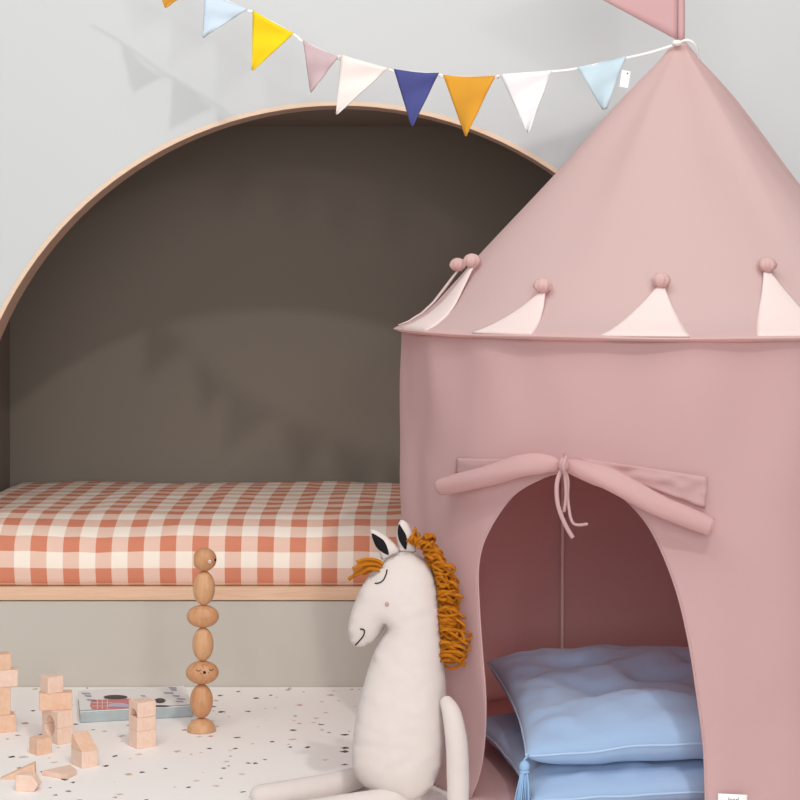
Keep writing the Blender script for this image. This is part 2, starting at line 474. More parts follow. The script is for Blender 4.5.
rows = [MZ + .0015 + (apex_z - .12 - MZ - .0015) * i / 40 for i in range(40)] + [apex_z - .12 * (1 - i / 24) ** 2 for i in range(24)] + [apex_z + (HZ - apex_z) * i / 22 for i in range(23)]
NU = 190; V = []
for z in rows:
    a0, a1 = right_edge(z), left_edge(z) + 2 * PI
    for i in range(NU + 1):
        u = i / NU
        u = u + .10 * math.sin(2 * PI * u) * -1        # denser near the door edges
        a = a0 + (a1 - a0) * u
        r = TR + fold(a if a < PI else a - 2 * PI, z) * (1 if abs(((a + PI) % (2 * PI)) - PI) < 2.6 else .3)
        V.append(cylpt(a, z, r))
Fc = [[j * (NU + 1) + i, j * (NU + 1) + i + 1, (j + 1) * (NU + 1) + i + 1, (j + 1) * (NU + 1) + i] for j in range(len(rows) - 1) for i in range(NU)]
wl = mk('wall', V, Fc, M['rose'], tent, weld=1e-5); mods(wl, solid=.0022)
# roof
RP = [(42, 6), (60, 20), (100, 59), (169, 122), (248, 196), (285, 229), (303, 245), (314, 258), (322, 272), (328, 288)]
RP = [(CZ + (VY - y) / (FPX / TC.y), r / (FPX / TC.y)) for y, r in RP][::-1]     # (z, r) from the hem up
ztip = RP[-1][0]
def roof_r(z, a):
    r = lerp(RP, z)
    t = (ztip - z) / (ztip - RP[0][0])
    am = ((a + PI) % (2 * PI)) - PI
    b = math.sin(PI * min(1, max(0, t)))
    k = 1.0
    if am > .54: k -= .15 * b * min(1, (am - .54) / .7)          # slack to the right of the ridge
    if -.9 < am < .54: k -= .035 * b * math.sin((am + .9) / 1.44 * PI)
    r *= k
    r += b * .007 * math.exp(-((am - .42) / .07) ** 2) + b * .005 * math.exp(-((am + .55) / .10) ** 2)
    r += b * (.007 * noise.noise(Vector((3 * am, z * 4, 7.7))) + .004 * math.sin(7 * am + 3 * z))
    return r
zs = []
for i in range(61):
    t = i / 60; zs.append(RP[0][0] + (ztip - RP[0][0]) * t ** 1.35)
NA = 160; V = []; Fc = []
lip = [(TR + .003, HZ - .003), (TR + .010, HZ - .0015), (RP[0][1] * .995, RP[0][0] - .0012)]
allrows = [('l', q) for q in lip] + [('z', z) for z in zs]
for kind, q in allrows:
    for i in range(NA):
        a = 2 * PI * i / NA - PI
        bk = 1 if abs(a) < 2.2 else .975
        if kind == 'l': V.append(cylpt(a, q[1], q[0] * bk))
        else:
            wv = .0025 * math.sin(9 * a) * max(0, 1 - (q - RP[0][0]) / .05)
            V.append(cylpt(a, q + wv * .4, roof_r(q, a) * bk + wv))
for j in range(len(allrows) - 1):
    for i in range(NA): Fc.append([j * NA + i, j * NA + (i + 1) % NA, (j + 1) * NA + (i + 1) % NA, (j + 1) * NA + i])
Fc.append([(len(allrows) - 1) * NA + i for i in range(NA)])
rf = mk('roof', V, Fc, M['roofrose_lit'], tent)
# crown of triangles with knotted tips
def crown(adeg, tdeg, ztop, wdeg=7.8):
    a0 = math.radians(adeg); at = math.radians(tdeg); zb = RP[0][0] + .004; hw = math.radians(wdeg)
    def fn(u, v):
        s = (1 - v) ** 1.12 * (1 - .13) + .13 * (1 - v * .3)
        a = a0 + (at - a0) * v + (2 * u - 1) * hw * s
        z = zb + (ztop - zb) * v
        e = 1 - abs(2 * u - 1) ** 3
        return cylpt(a, z, roof_r(z, a) + .002 + .012 * v * v + .006 * e * (1 - v * .5) * min(1, v * 8))
    V, Fc = grid(fn, 14, 14)
    t = mk('crown_point', V, Fc, M['palerose'], tent); mods(t, solid=.003)
    tip = cylpt(at, ztop + .011, roof_r(ztop, at) + .017)
    b = MB()
    nu, nv = 28, 12; VV = []; r0 = .0155
    for i in range(nv + 1):
        q = -PI / 2 + PI * i / nv
        for j in range(nu):
            w_ = 2 * PI * j / nu
            pl = 1 + .16 * math.cos(8 * w_ + adeg) * math.cos(q) * (.55 if q > 0 else 1.1)
            VV.append(tip + Vector((math.cos(q) * math.cos(w_) * r0 * pl * 1.05, math.cos(q) * math.sin(w_) * r0 * pl * 1.05, math.sin(q) * r0 * .9)))
    b.add(VV, [[i * nu + j, i * nu + (j + 1) % nu, (i + 1) * nu + (j + 1) % nu, (i + 1) * nu + j] for i in range(nv) for j in range(nu)])
    kn = b.build('knot', M['roofrose_lit'], t, weld=1e-6)
    b = MB(); c = tip - Vector((0, 0, .0115))
    b.tube([c + Vector((math.cos(q) * .0085, math.sin(q) * .0085, .001 * math.sin(2 * q))) for q in [2 * PI * i / 16 for i in range(17)]], .0016, 6)
    b.build('thread', M['roseflag'], t)
for ad, ta, zt in ((-71, -71, 1.008), (-41.5, -38.5, .961), (-13.5, -11.5, .972), (13.8, 13, 1.0), (46, 46, .985), (76, 76, .98), (106, 106, .98), (136, 136, .98), (166, 166, .98), (-104, -92, 1.0), (-134, -134, .98), (-164, -164, .98)):
    crown(ad, ta, zt, 6.9 if ad == -41.5 else 7.8)
# door flap rolled up and tied, hem tapes, ties
def on(px, py, off):
    a, z = cyl(px, py, TR, off); return cylpt(a, z, TR + off + .008)
def roll(pts, rad, end):
    pp = [on(x, y, r + .004) for (x, y), r in zip(pts, rad)]
    c = crom(pp, 10); rr = [lerp([(i / (len(rad) - 1), r) for i, r in enumerate(rad)], i / (len(c) - 1)) for i in range(len(c))]
    b = MB(); n = 18; k = len(c); V = []; up = Vector((0, 0, 1))
    for i, p in enumerate(c):
        t = (c[min(i + 1, k - 1)] - c[max(i - 1, 0)]).normalized(); A = t.cross(up).normalized(); B = A.cross(t)
        for j in range(n):
            q = 2 * PI * j / n
            w_ = 1 + .10 * noise.noise(Vector((i * .16, math.cos(q) * 1.4, math.sin(q) * 1.4))) + .05 * math.sin(3 * q + i * .15)
            V.append(p + rr[i] * w_ * (math.cos(q) * A + math.sin(q) * B))
    Fc = [[i * n + j, i * n + (j + 1) % n, (i + 1) * n + (j + 1) % n, (i + 1) * n + j] for i in range(k - 1) for j in range(n)]
    # rolled end: inset rings
    for e in (0, k - 1):
        base = e * n; ring0 = [base + j for j in range(n)]
        t = (c[1] - c[0]).normalized() if e == 0 else (c[-2] - c[-1]).normalized()
        prev = ring0
        for sc_, dp in ((.72, 0.0), (.62, .006), (.3, .004)):
            new = []
            for j in range(n):
                new.append(len(V)); V.append(c[e] + (V[ring0[j]] - c[e]) * sc_ + t * dp)
            Fc += [[prev[j], prev[(j + 1) % n], new[(j + 1) % n], new[j]] for j in range(n)]
            prev = new
        Fc.append(prev)
    b.add(V, Fc); return b.build('door_roll', M['rose'], tent)
roll([(445, 486), (480, 478), (520, 467), (545, 463), (561, 465)], [.016, .019, .0205, .0185, .010], 0)
roll([(567, 464), (585, 470), (612, 480), (660, 505), (711, 526)], [.010, .018, .0205, .019, .017], 1)
def patch(name, c4, off, m, nu=24, nv=6, tex=.002):
    a, b, c, d = [Vector((p[0], p[1])) for p in c4]
    def fn(u, v):
        p = (a * (1 - u) + b * u) * (1 - v) + (d * (1 - u) + c * u) * v
        an, z = cyl(p.x, p.y, TR, off)
        return cylpt(an, z, TR + off + fold(an, z) + tex * noise.noise(Vector((p.x * .06, p.y * .12, 0))))
    V, Fc = grid(fn, nu, nv); o = mk(name, V, Fc, m, tent); return mods(o, solid=.0025)
patch('hem_tape', [(457, 458), (548, 459), (548, 466), (457, 474)], .004, M['rose'])
patch('hem_tape', [(578, 458), (708, 477), (705, 508), (600, 470)], .007, M['rose'], 30, 8, .006)
def stitch(pts):
    b = MB(); b.tube([on(x, y, .003) for x, y in pts], .0009, 5); return b
def ribbon(pts3, wid, name, m, parent, nrm=Vector((0, -1, 0))):
    c = crom(pts3, 8); V = []; Fc = []
    for i, p in enumerate(c):
        t = (c[min(i + 1, len(c) - 1)] - c[max(i - 1, 0)]).normalized(); s_ = t.cross(nrm)
        s_ = s_.normalized() if s_.length > 1e-5 else Vector((1, 0, 0))
        V += [p - s_ * wid / 2, p + s_ * wid / 2]
    for i in range(len(c) - 1): Fc.append([2 * i, 2 * i + 1, 2 * i + 3, 2 * i + 2])
    o = mk(name, V, Fc, m, parent); return mods(o, solid=.0012)
yt = on(563, 466, .03).y - .012
ribbon([P(563, 466, yt), P(557, 483, yt - .004), P(558, 505, yt - .006), P(565, 524, yt - .004), P(573, 538, yt)], .0075, 'tie_ribbon', M['rose'], tent)
ribbon([P(563, 466, yt), P(568, 480, yt + .002), P(568, 500, yt + .003), P(573, 523, yt), P(588, 524, yt + .01)], .005, 'tie_ribbon', M['rose'], tent)
ribbon([P(563, 466, yt), P(565, 478, yt - .002), P(566, 495, yt), P(564, 512, yt + .004)], .0055, 'tie_ribbon', M['rose'], tent)
b = MB(); kc = P(563.5, 464.5, yt - .004)
b.ellipsoid(kc, (.0095, .010, .0125), 14, 10); b.build('tie_knot', M['rose'], tent)
b = MB(); b.tube([kc + Vector((.003, .012, .016)), kc + Vector((.004, -.008, .012)), kc + Vector((-.002, -.014, 0)), kc + Vector((.001, -.008, -.013)), kc + Vector((0, .012, -.016))], .003, 6); b.build('tie_loop', M['rose'], tent)
# seam tape on the back wall, inside
d = P(561, 560, 1.0) - CAM
A_ = d.x ** 2 + d.y ** 2; B_ = 2 * (-TC.x * d.x - TC.y * d.y); C_ = TC.x ** 2 + TC.y ** 2 - (TR - .006) ** 2
q = CAM + d * ((-B_ + math.sqrt(B_ * B_ - 4 * A_ * C_)) / (2 * A_)); sa = math.atan2(q.x - TC.x, TC.y - q.y)
b = MB(); b.tube([cylpt(sa - .006 * (z - .5), z, TR - .015) for z in [.02 + .84 * i / 20 for i in range(21)]], .0044, 6)
b.build('seam_binding', M['palerose'], tent)
# arch edge binding of the doorway
edge = [cylpt(left_edge(z), z, TR + fold(left_edge(z), z)) for z in rows if z < apex_z] + [cylpt(right_edge(z), z, TR + fold(right_edge(z), z)) for z in reversed([r for r in rows if r < apex_z])]
b = MB(); b.tube(edge, .0018, 6); b.build('door_binding', M['rose'], tent)
# ground sheet
nA = 96; V = [cylpt(2 * PI * i / nA, z, TR - .004) for z in (MZ + .0005, MZ + .005) for i in range(nA)]
Fc = [list(range(nA))[::-1], [nA + i for i in range(nA)]] + [[i, (i + 1) % nA, nA + (i + 1) % nA, nA + i] for i in range(nA)]
mk('ground_sheet', V, Fc, M['rose'], tent, smooth=False)
# pole sleeve and pennant
yp = TC.y
b = MB(); b.tube([P(681, y, yp) for y in (44, 30, 0, -40, -95)], [.0075, .008, .008, .008, .007], 12); b.build('pole_sleeve', M['roseflag'], tent)
def pen(u, v):
    top = Vector((679, -92)); bot = Vector((677, 40)); tip = Vector((540, -34))
    e = bot * (1 - v) + top * v; p = e * (1 - u) + tip * u
    return P(p.x, p.y, yp - .006 - .012 * math.sin(u * 5 + v) * u)
V, Fc = grid(pen, 26, 12); mods(mk('pennant', V, Fc, M['roseflag'], tent), solid=.003)
b = MB(); b.tube([P(678 + 4 * 0, 39, yp - .008), P(670, 10, yp - .010), P(669, -20, yp - .010), P(669, -90, yp - .010)], .001, 5)
# sewn-in label at the door's right foot
def lab(px, py): return on(px, py, .006)
c4 = [lab(717, 791.5), lab(746, 793), lab(745, 815), lab(716.5, 813)]
def lf(u, v):
    p = (c4[0] * (1 - u) + c4[1] * u) * (1 - v) + (c4[3] * (1 - u) + c4[2] * u) * v
    return p + Vector((0, -.004, 0))
V, Fc = grid(lf, 6, 4); la = mk('sewn_label', V, Fc, M['tape'], tent); mods(la, solid=.001); la['label'] = 'small white sewn label'
def lettering(txt, size, pos, rot, m, parent, name):
    cu = bpy.data.curves.new(name, 'FONT'); cu.body = txt; cu.size = size; cu.extrude = .0002; cu.align_x = 'CENTER'
    t = bpy.data.objects.new('tmp', cu); COL.objects.link(t)
    dg = bpy.context.evaluated_depsgraph_get(); me = bpy.data.meshes.new_from_object(t.evaluated_get(dg))
    bpy.data.objects.remove(t); me.materials.append(m)
    o = bpy.data.objects.new(name, me); COL.objects.link(o); o.parent = parent
    o.location = Vector(pos) - wloc(parent); o.rotation_euler = rot
    return o
lp = P(733.5, 802, c4[0].y - .008)
lettering('land', .0115, lp, (PI / 2, 0, 0), mat('label_ink', (110, 110, 128), .8), la, 'lettering')

# ---------------------------------------------------------------- bunting
gar = thing('bunting', P(440, 70, 4.1), 'string of small coloured triangle flags tied to the tent peak', 'bunting')
def gY(px): return lerp([(100, 4.35), (252, 4.28), (400, 4.15), (560, 4.01), (678, 3.955)], px)
flags = [('ochre', (150, -38), (196, -12), (165, 8)), ('lightblue', (205, -10), (248, 9), (203, 38)), ('yellow', (253, 10), (294, 33), (252, 71)),
         ('mauve', (303, 40), (338, 57), (311, 93)), ('cream', (341, 54), (389, 68), (336, 115)), ('navy', (394, 69), (439, 73), (412, 127)),
         ('mustard', (443, 75), (495, 76), (466, 137)), ('white', (500, 74), (552, 70), (528, 134)), ('paleblue', (577, 67), (626, 56), (605, 113))]
words = dict(ochre='ochre flag', lightblue='light blue flag', yellow='bright yellow flag', mauve='dusty mauve flag', cream='cream white flag', navy='navy blue flag', mustard='mustard flag', white='plain white flag', paleblue='pale blue flag beside the tent roof')
for nm, a, b_, t in flags:
    a, b_, t = Vector(a), Vector(b_), Vector(t); ph = random.random() * 6
    def fn(u, v):
        top = a * (1 - u) + b_ * u
        p = top * (1 - v) + t * v
        if v > .94 and nm == 'paleblue': pass
        px = p.x; py = p.y + 1.2 * math.sin(u * PI) * (1 - v)
        Y = gY(top.x * (1 - v * .6) + t.x * v * .6)
        bulge = .006 * math.sin(u * 4 + ph + v * 3) * (1 - v * .5) + .003 * math.sin(v * 11 + u * 3 + ph)
        return P(px, py, Y + bulge)
    def fn2(u, v): return fn(u, v * (.93 if nm == 'paleblue' else .985))
    V, Fc = grid(fn2, 12, 14)
    f = mk('flag', V, Fc, FL[nm], gar); mods(f, solid=.003); f['label'] = words[nm]
pathpx = [(120, -50), (150, -38), (196, -13), (205, -10), (248, 9), (253, 10.5), (294, 33), (303, 40), (338, 57), (341, 55), (389, 68), (394, 69.5), (439, 73), (443, 75), (495, 76), (500, 74), (552, 70), (577, 67), (626, 56.5), (650, 51), (674, 43.5)]
ribbon([P(x, y + 1.6, gY(x) + .008) for x, y in pathpx], .0055, 'tape', M['tape'], gar)
b = MB(); b.ellipsoid(P(677, 43, 3.955), (.011, .012, .0065), 14, 8); b.build('knot', M['tape'], gar)
ribbon([P(680, 42, 3.955), P(688, 40, 3.955), P(696, 46, 3.96), P(700, 66, 3.985)], .0045, 'tape_end', M['tape'], gar, Vector((.5, -.8, .2)))
V, Fc = grid(lambda u, v: P(622 + 8.5 * u - 2.6 * v, 70 + 1.5 * u + 16.5 * v, gY(626) - .006 - .002 * v), 3, 5)
tg = mk('care_tag', V, Fc, M['tape'], gar, smooth=False); mods(tg, solid=.0008); tg['label'] = 'small white cloth tag'
b = MB(); b.box(P(627.5, 73.5, gY(626) - .0068), (.0028, .0004, .003)); b.build('print', M['dark'], tg, smooth=False)

# ---------------------------------------------------------------- plush horse
def hY(py): return lerp([(520, 3.625), (800, 3.565)], py)
horse = thing('plush_horse', F(398, 815, MZ), 'oatmeal linen toy horse with ochre yarn mane sitting against the rose tent', 'plush horse')
Z2 = lambda q: (240 + q[0] / 2.667, 500 + q[1] / 2.667)
body_o = [(290, 325), (288, 350), (294, 378), (310, 391), (332, 391), (357, 378), (377, 355), (388, 333), (387, 346), (374, 372), (354, 415), (337, 468), (322, 520), (309, 580), (301, 640), (299, 695), (307, 735), (335, 765), (375, 786), (420, 794), (462, 796), (498, 780), (524, 742), (541, 690), (549, 610), (550, 540), (548, 480), (543, 430), (539, 370), (534, 300), (528, 235), (515, 192), (495, 162), (470, 144), (440, 138), (410, 145), (385, 160), (360, 181), (339, 208), (320, 240), (305, 275), (295, 303)]
out = [tuple(q) for q in crom([Vector(Z2(p)) for p in body_o], 3, True)]
body = puff('body', out, hY, .062, 4.6, M['linen'], horse, .5, .8, .004)
BT = bvh(body)
E = lambda q: (330 + q[0] / 8.889, 515 + q[1] / 8.889)
def line(name, pts, r, m, conv, tree=BT):
    pp = [hit(tree, *conv(p)) for p in [tuple(q) for q in crom([Vector(p) for p in pts], 6)]]
    pp = [p for p in pp if p]
    b = MB(); b.tube(pp, r, 6); return b.build(name, m, horse)
line('eye', [(507, 485), (497, 530), (475, 575), (440, 602), (400, 606)], .0013, M['dark'], E)
line('mouth', [(320, 344), (331, 347), (330, 360), (320, 374), (308, 387)], .0013, M['dark'], Z2)
c = hit(BT, *Z2((392, 278)), off=.0005); b = MB(); b.ellipsoid(c, (.0042, .0015, .0045), 14, 8); b.build('nostril', M['cheek'], horse)
for eo, ei, dy in (([(352, 135), (400, 132), (480, 172), (560, 240), (618, 318), (560, 350), (465, 400), (440, 335), (392, 240)], [(372, 165), (420, 185), (475, 225), (508, 285), (522, 352), (478, 338), (420, 296), (388, 235)], -.012),
                   ([(628, 42), (690, 70), (722, 130), (748, 215), (765, 325), (690, 335), (622, 322), (602, 270), (590, 195), (600, 110)], [(614, 82), (645, 125), (676, 180), (684, 240), (676, 308), (640, 270), (610, 210), (602, 145)], .004)):
    ol = [tuple(q) for q in crom([Vector(E(p)) for p in eo], 3, True)]
    ear = puff('ear', ol, lambda py, d=dy: hY(py) + d, .011, 2.2, M['linen'], horse, .5, .7)
    il = [tuple(q) for q in crom([Vector(E(p)) for p in ei], 3, True)]
    et = bvh(ear); v2, h, fc, isb = inflate(il, .001, 1.6, .5)
    V = [hit(et, p[0], p[1], .0012 + h[i]) or P(p[0], p[1], hY(p[1]) + dy - .012) for i, p in enumerate(v2)]
    inn = mk('inner_ear', V, [list(f) for f in fc], M['blackfelt'], ear); mods(inn, solid=.0006); inn['label'] = 'black felt inner ear'
# mane and forelock of yarn loops
b = MB(); rnd = random.Random(11)
spine = crom([Vector(p) for p in [(409, 541), (421, 546), (430, 556), (436, 570), (439.5, 590), (441, 615), (442, 640), (443, 662)]], 14)
nS = 120
for s_ in range(nS):
    t = (s_ + rnd.random()) / nS; p = spine[min(len(spine) - 1, int(t * (len(spine) - 1)))]
    wid = lerp([(0, 7), (.12, 10), (.35, 14), (.6, 17), (.8, 22), (.93, 25), (1, 19)], t) * rnd.uniform(.55, 1.2)
    sag = lerp([(0, -6), (.12, -2), (.3, 3), (.6, 5), (1, 3)], t) + rnd.uniform(-7, 8)
    y0_ = hY(p.y) + rnd.uniform(-.026, .008)
    up_ = rnd.choice((-1, 1)) * rnd.uniform(3, 10); dz = lambda a: rnd.uniform(-a, a)
    pts = [(p.x - 2, p.y, y0_), (p.x + wid * .35, p.y - rnd.uniform(-2, 6), y0_ - rnd.uniform(.002, .018)), (p.x + wid * .8, p.y + sag * .5 + dz(3), y0_ + dz(.012)),
           (p.x + wid + dz(2), p.y + sag + up_ * .5, y0_ + dz(.012)), (p.x + wid * rnd.uniform(.4, .8), p.y + sag * .8 + up_, y0_ - rnd.uniform(0, .014)), (p.x - 1, p.y + up_ * .6, y0_ + .004)]
    if t < .16: pts = pts[:4]
    b.tube(crom([P(*q) for q in pts], 4), rnd.uniform(.0026, .0036), 6)
mn = b.build('mane', M['yarn'], horse); mn['label'] = 'ochre yarn mane'
b = MB()
for k_, ep in enumerate(([(470, 440), (430, 408), (350, 392), (290, 400), (240, 418)], [(465, 450), (420, 425), (350, 412), (290, 430), (238, 458)], [(455, 460), (410, 440), (330, 436), (265, 455), (203, 478)],
                          [(450, 480), (400, 462), (330, 462), (250, 510), (168, 572)], [(440, 490), (390, 478), (340, 478), (290, 505), (225, 535)], [(445, 485), (400, 486), (350, 500), (320, 512), (290, 522)])):
    pts = [E(q) for q in ep]; yy = hY(565) - .020 + .0065 * ((k_ * 3) % 6)
    b.tube(crom([P(x, y, yy + .004 * math.sin(q_ + k_)) for q_, (x, y) in enumerate(pts)], 5), .0034, 8)
fl_ = b.build('forelock', M['yarn'], horse); fl_['label'] = 'ochre yarn forelock'
# limbs
def limb(name, pts, rad):
    c = crom(pts, 8); n = len(c); rr = [lerp([(i / (len(rad) - 1), r) for i, r in enumerate(rad)], i / (n - 1)) for i in range(n)]
    def cap(end):
        q, d = (c[0], (c[0] - c[1]).normalized()) if end == 0 else (c[-1], (c[-1] - c[-2]).normalized())
        r = rr[0 if end == 0 else -1]
        return [(q + d * r * s, r * math.sqrt(max(0.0004, 1 - s * s))) for s in (.35, .65, .86, .97, 1.0)]
    h0, h1 = cap(0)[::-1], cap(1)
    b = MB(); b.tube([p for p, _ in h0] + c + [p for p, _ in h1], [r for _, r in h0] + rr + [r for _, r in h1], 16)
    return b.build(name, M['linen'], horse)
def G(px, py, r): return F(px, py, MZ + r)
limb('leg', [G(260, 795, .021), G(305, 789, .022), (G(340, 783, .023)), G(362, 776, .024)], [.019, .0215, .0225, .021])
limb('leg', [G(300, 812, .021), G(345, 806, .022), G(388, 800, .023), G(412, 793, .024)], [.019, .0215, .0225, .021])
ya = 3.535
limb('arm', [P(447, 703, 3.545), P(452, 715, 3.53), P(456.5, 742, 3.522), P(458, 775, 3.522), P(458, 800, 3.522)], [.013, .018, .0205, .021, .020])
# far arm and the hidden far side are behind the body in this view

# ---------------------------------------------------------------- cushions
def cushion(name, cen, half, yaw, z0f, T, label, tufts, tassel_corner=None, seed=0, grp=None):
    R = Matrix.Rotation(yaw, 3, 'Z'); n = 64
    root = thing(name, (cen[0], cen[1], z0f(0, 0) - T), label, 'cushion')
    def pos(u, v, s):
        x = half * u * (1 - .055 * (1 - v * v)); y = half * v * (1 - .055 * (1 - u * u))
        e = max(0, (1 - u ** 4)) * max(0, (1 - v ** 4))
        h = T * e ** .42
        w_ = .010 * noise.noise(Vector((u * 2.2 + seed, v * 2.2, s * 3))) + .007 * noise.noise(Vector((u * 5 + seed, v * 7, s))) + .003 * noise.noise(Vector((u * 13 + seed, v * 11, s)))
        edge = min(1, e * 3)
        if s > 0:
            for tu, tv, dep, ws in tufts:
                d2 = ((u - tu) ** 2 + (v - tv) ** 2); h -= dep * math.exp(-d2 / ws)
                # radiating creases
            h += w_ * edge
        else: h = h * .92 + w_ * .4 * edge
        seamw = .004 * noise.noise(Vector((u * 4 + seed, v * 4, 8)))
        q = R @ Vector((x, y, 0))
        return Vector((cen[0] + q.x, cen[1] + q.y, z0f(u, v) + seamw + s * max(h, 0)))
    def rm(t):     # denser near the edges
        q = 2 * t - 1; return math.copysign(1 - (1 - abs(q)) ** 1.5, q)
    V = []; Fc = []
    for s in (1, -1):
        VV, FF = grid(lambda a, b_: pos(rm(a), rm(b_), s), n, n); o_ = len(V); V += VV
        Fc += [[i + o_ for i in (f if s > 0 else f[::-1])] for f in FF]
    pad = mk('cover', V, Fc, M['blue'], root, weld=1e-6)
    b = MB(); loop = [(-1 + 2 * i / 40, -1) for i in range(40)] + [(1, -1 + 2 * i / 40) for i in range(40)] + [(1 - 2 * i / 40, 1) for i in range(40)] + [(-1, 1 - 2 * i / 40) for i in range(41)]
    b.tube([pos(u, v, 1) * .5 + pos(u, v, -1) * .5 for u, v in loop], .0022, 6); b.build('piping', M['bluepipe'], root)
    for tu, tv, dep, ws in tufts:
        if dep > .012:
            b = MB(); b.ellipsoid(pos(tu, tv, 1) + Vector((0, 0, .001)), (.008, .008, .004), 10, 6); b.build('tuft', M['bluetrim'], root)
    return root, pos
TZ = MZ + .004
up_tufts = [(-.45, .45, .045, .03), (.45, .45, .045, .03), (-.42, -.20, .03, .035), (.45, -.20, .045, .03), (0.0, .10, .045, .035)]
cl, plow = cushion('floor_cushion', (.432, 3.775), .30, math.radians(9), lambda u, v: TZ + .046, .045,
              'sky blue floor cushion underneath, lower of the two in the tent doorway', [(-.4, .4, .02, .03), (.4, .4, .02, .03), (0, 0, .02, .03)], None, 5)
cu, pup = cushion('floor_cushion', (.446, 3.795), .30, math.radians(5), lambda u, v: TZ + .118 + .022 * (v + 1) + .012 * math.exp(-((u + .1) ** 2) * 6) * (v < -.5), .060,
              'sky blue tufted floor cushion on top of the stack in the tent doorway', up_tufts, None, 1)
# corner tassels
def tassel(root, top, drop, lean):
    t = None
    b = MB(); b.ellipsoid(top + Vector((0, 0, -.012)), (.0095, .0095, .011), 14, 10)
    b.tube([top + Vector((.008, .006, .006)), top + Vector((0, 0, .001)), top + Vector((0, 0, -.006))], .002, 6)
    b.tube([top + Vector((math.cos(q) * .0075, math.sin(q) * .0075, -.021)) for q in [2 * PI * i / 14 for i in range(15)]], .0022, 6)
    rnd = random.Random(3)
    for i in range(46):
        q = rnd.random() * 2 * PI; r0 = .0065 * math.sqrt(rnd.random()); r1 = r0 * rnd.uniform(2, 3.2)
        L_ = drop * rnd.uniform(.85, 1.05)
        d_ = Vector((math.cos(q), math.sin(q), 0))
        b.tube([top + d_ * r0 + Vector((0, 0, -.018)), top + d_ * r1 * .7 + lean * .4 + Vector((0, 0, -.018 - L_ * .45)), top + d_ * r1 + lean + Vector((0, 0, -.018 - L_))], .0014, 5)
    return b.build('tassel', M['bluetrim'], root)
tassel(cu, pup(-1, -1, 1) + Vector((-.004, -.010, -.004)), .062, Vector((-.006, -.012, 0)))

# ---------------------------------------------------------------- stacking totem
def totem():
    base = F(201.5, 733, MZ); base.y += .018; base.x = (201.3 - VX) / FPX * base.y
    Y = base.y; s = FPX / Y
    zz = lambda py: CZ - (py - VY) / s
    xx = lambda px: (px - VX) / s
    spec = [('dome', 187, 216, 718, None, 'totem2', 'half-round wooden base piece at the bottom of the stacking figure'),
            ('v', 190, 213, 684, 718, 'totem', 'upright oval wooden piece standing on the half-round base piece'),
            ('face', 185.8, 218.8, 661, 684, 'totem', 'flat oval wooden piece with a drawn sleeping face'),
            ('v', 192.3, 213.6, 627.5, 661, 'totem2', 'upright oval wooden piece balanced on the sleeping-face piece'),
            ('h', 186.7, 219, 605, 627.5, 'totem', 'plain flat oval wooden piece in the upper half of the stacking figure'),
            ('v', 193, 215, 571, 605, 'totem2', 'upright oval wooden piece right under the bird head'),
            ('bird', 192.5, 216.6, 548, 571.5, 'totem', 'round wooden bird-head piece with a dot eye on top of the stack')]
    zprev = MZ
    for kind, x0, x1, y0, y1, mt, lab in spec:
        cx = xx((x0 + x1) / 2); rx = (x1 - x0) / 2 / s; ry = rx * (.62 if kind == 'h' else .9 if kind != 'face' else .75)
        ztop = zz(y0)
        h = ztop - zprev
        b = MB(); c = Vector((cx, Y, zprev + h / 2))
        if kind == 'dome':
            b.ellipsoid((cx, Y, zprev), (rx, rx, h), 32, 24, cut=0.0)
        elif kind == 'bird':
            nu, nv = 32, 20; VV = []
            for i in range(nv + 1):
                a = -PI / 2 + PI * i / nv
                for j in range(nu):
                    q = 2 * PI * j / nu
                    d = Vector((math.cos(a) * math.cos(q), math.cos(a) * math.sin(q), math.sin(a)))
                    x = d.x * rx; z = d.z * h / 2
                    x = max(x, -rx * .86)
                    VV.append(c + Vector((x, d.y * rx * .92, z)))
            b.add(VV, [[i * nu + j, i * nu + (j + 1) % nu, (i + 1) * nu + (j + 1) % nu, (i + 1) * nu + j] for i in range(nv) for j in range(nu)])
        else:
            b.ellipsoid(c, (rx, ry, h / 2 + .0004), 32, 20)
        o = b.build('stacking_piece', M[mt], loc=(cx, Y, zprev), weld=1e-6)
        tag(o, lab, 'stacking toy piece', 'wooden pieces of the stacking figure')
        t = bvh(o)
        def mark(name, pts, r, m):
            pp = [hit(t, *p, off=.0004) for p in pts]; pp = [p for p in pp if p]
            b = MB(); b.tube(pp, r, 5) if len(pp) > 1 else b.ellipsoid(pp[0], (r, r * .5, r), 12, 8)
            b.build(name, m, o)
        if kind == 'face':
            Q = lambda x, y: (170 + x / 7.27, 640 + y / 7.27)
            mark('eye', [Q(*p) for p in ((190, 215), (200, 225), (212, 226), (222, 218))], .0008, M['dark'])
            mark('eye', [Q(*p) for p in ((285, 213), (295, 222), (306, 220), (316, 211))], .0008, M['dark'])
            mark('mouth', [Q(251, 236)], .0034, M['dark'])
            for p in ((222, 244), (230, 248), (281, 238), (236, 188), (250, 180), (265, 186), (240, 200)): mark('freckle', [Q(*p)], .0008, M['dark'])
        if kind == 'bird':
            mark('eye', [(209.8, 561.6)], .0036, M['bookw']); mark('pupil', [(209.8, 561.6)], .0042 * .55, M['dark']) if False else None
            c_ = hit(t, 209.8, 561.6, off=.0016); b = MB(); b.ellipsoid(c_, (.0019, .0014, .0019), 10, 8); b.build('pupil', M['totem'], o)
            mark('beak_dot', [(215, 560)], .0032, M['dark'])
        zprev = ztop
totem()

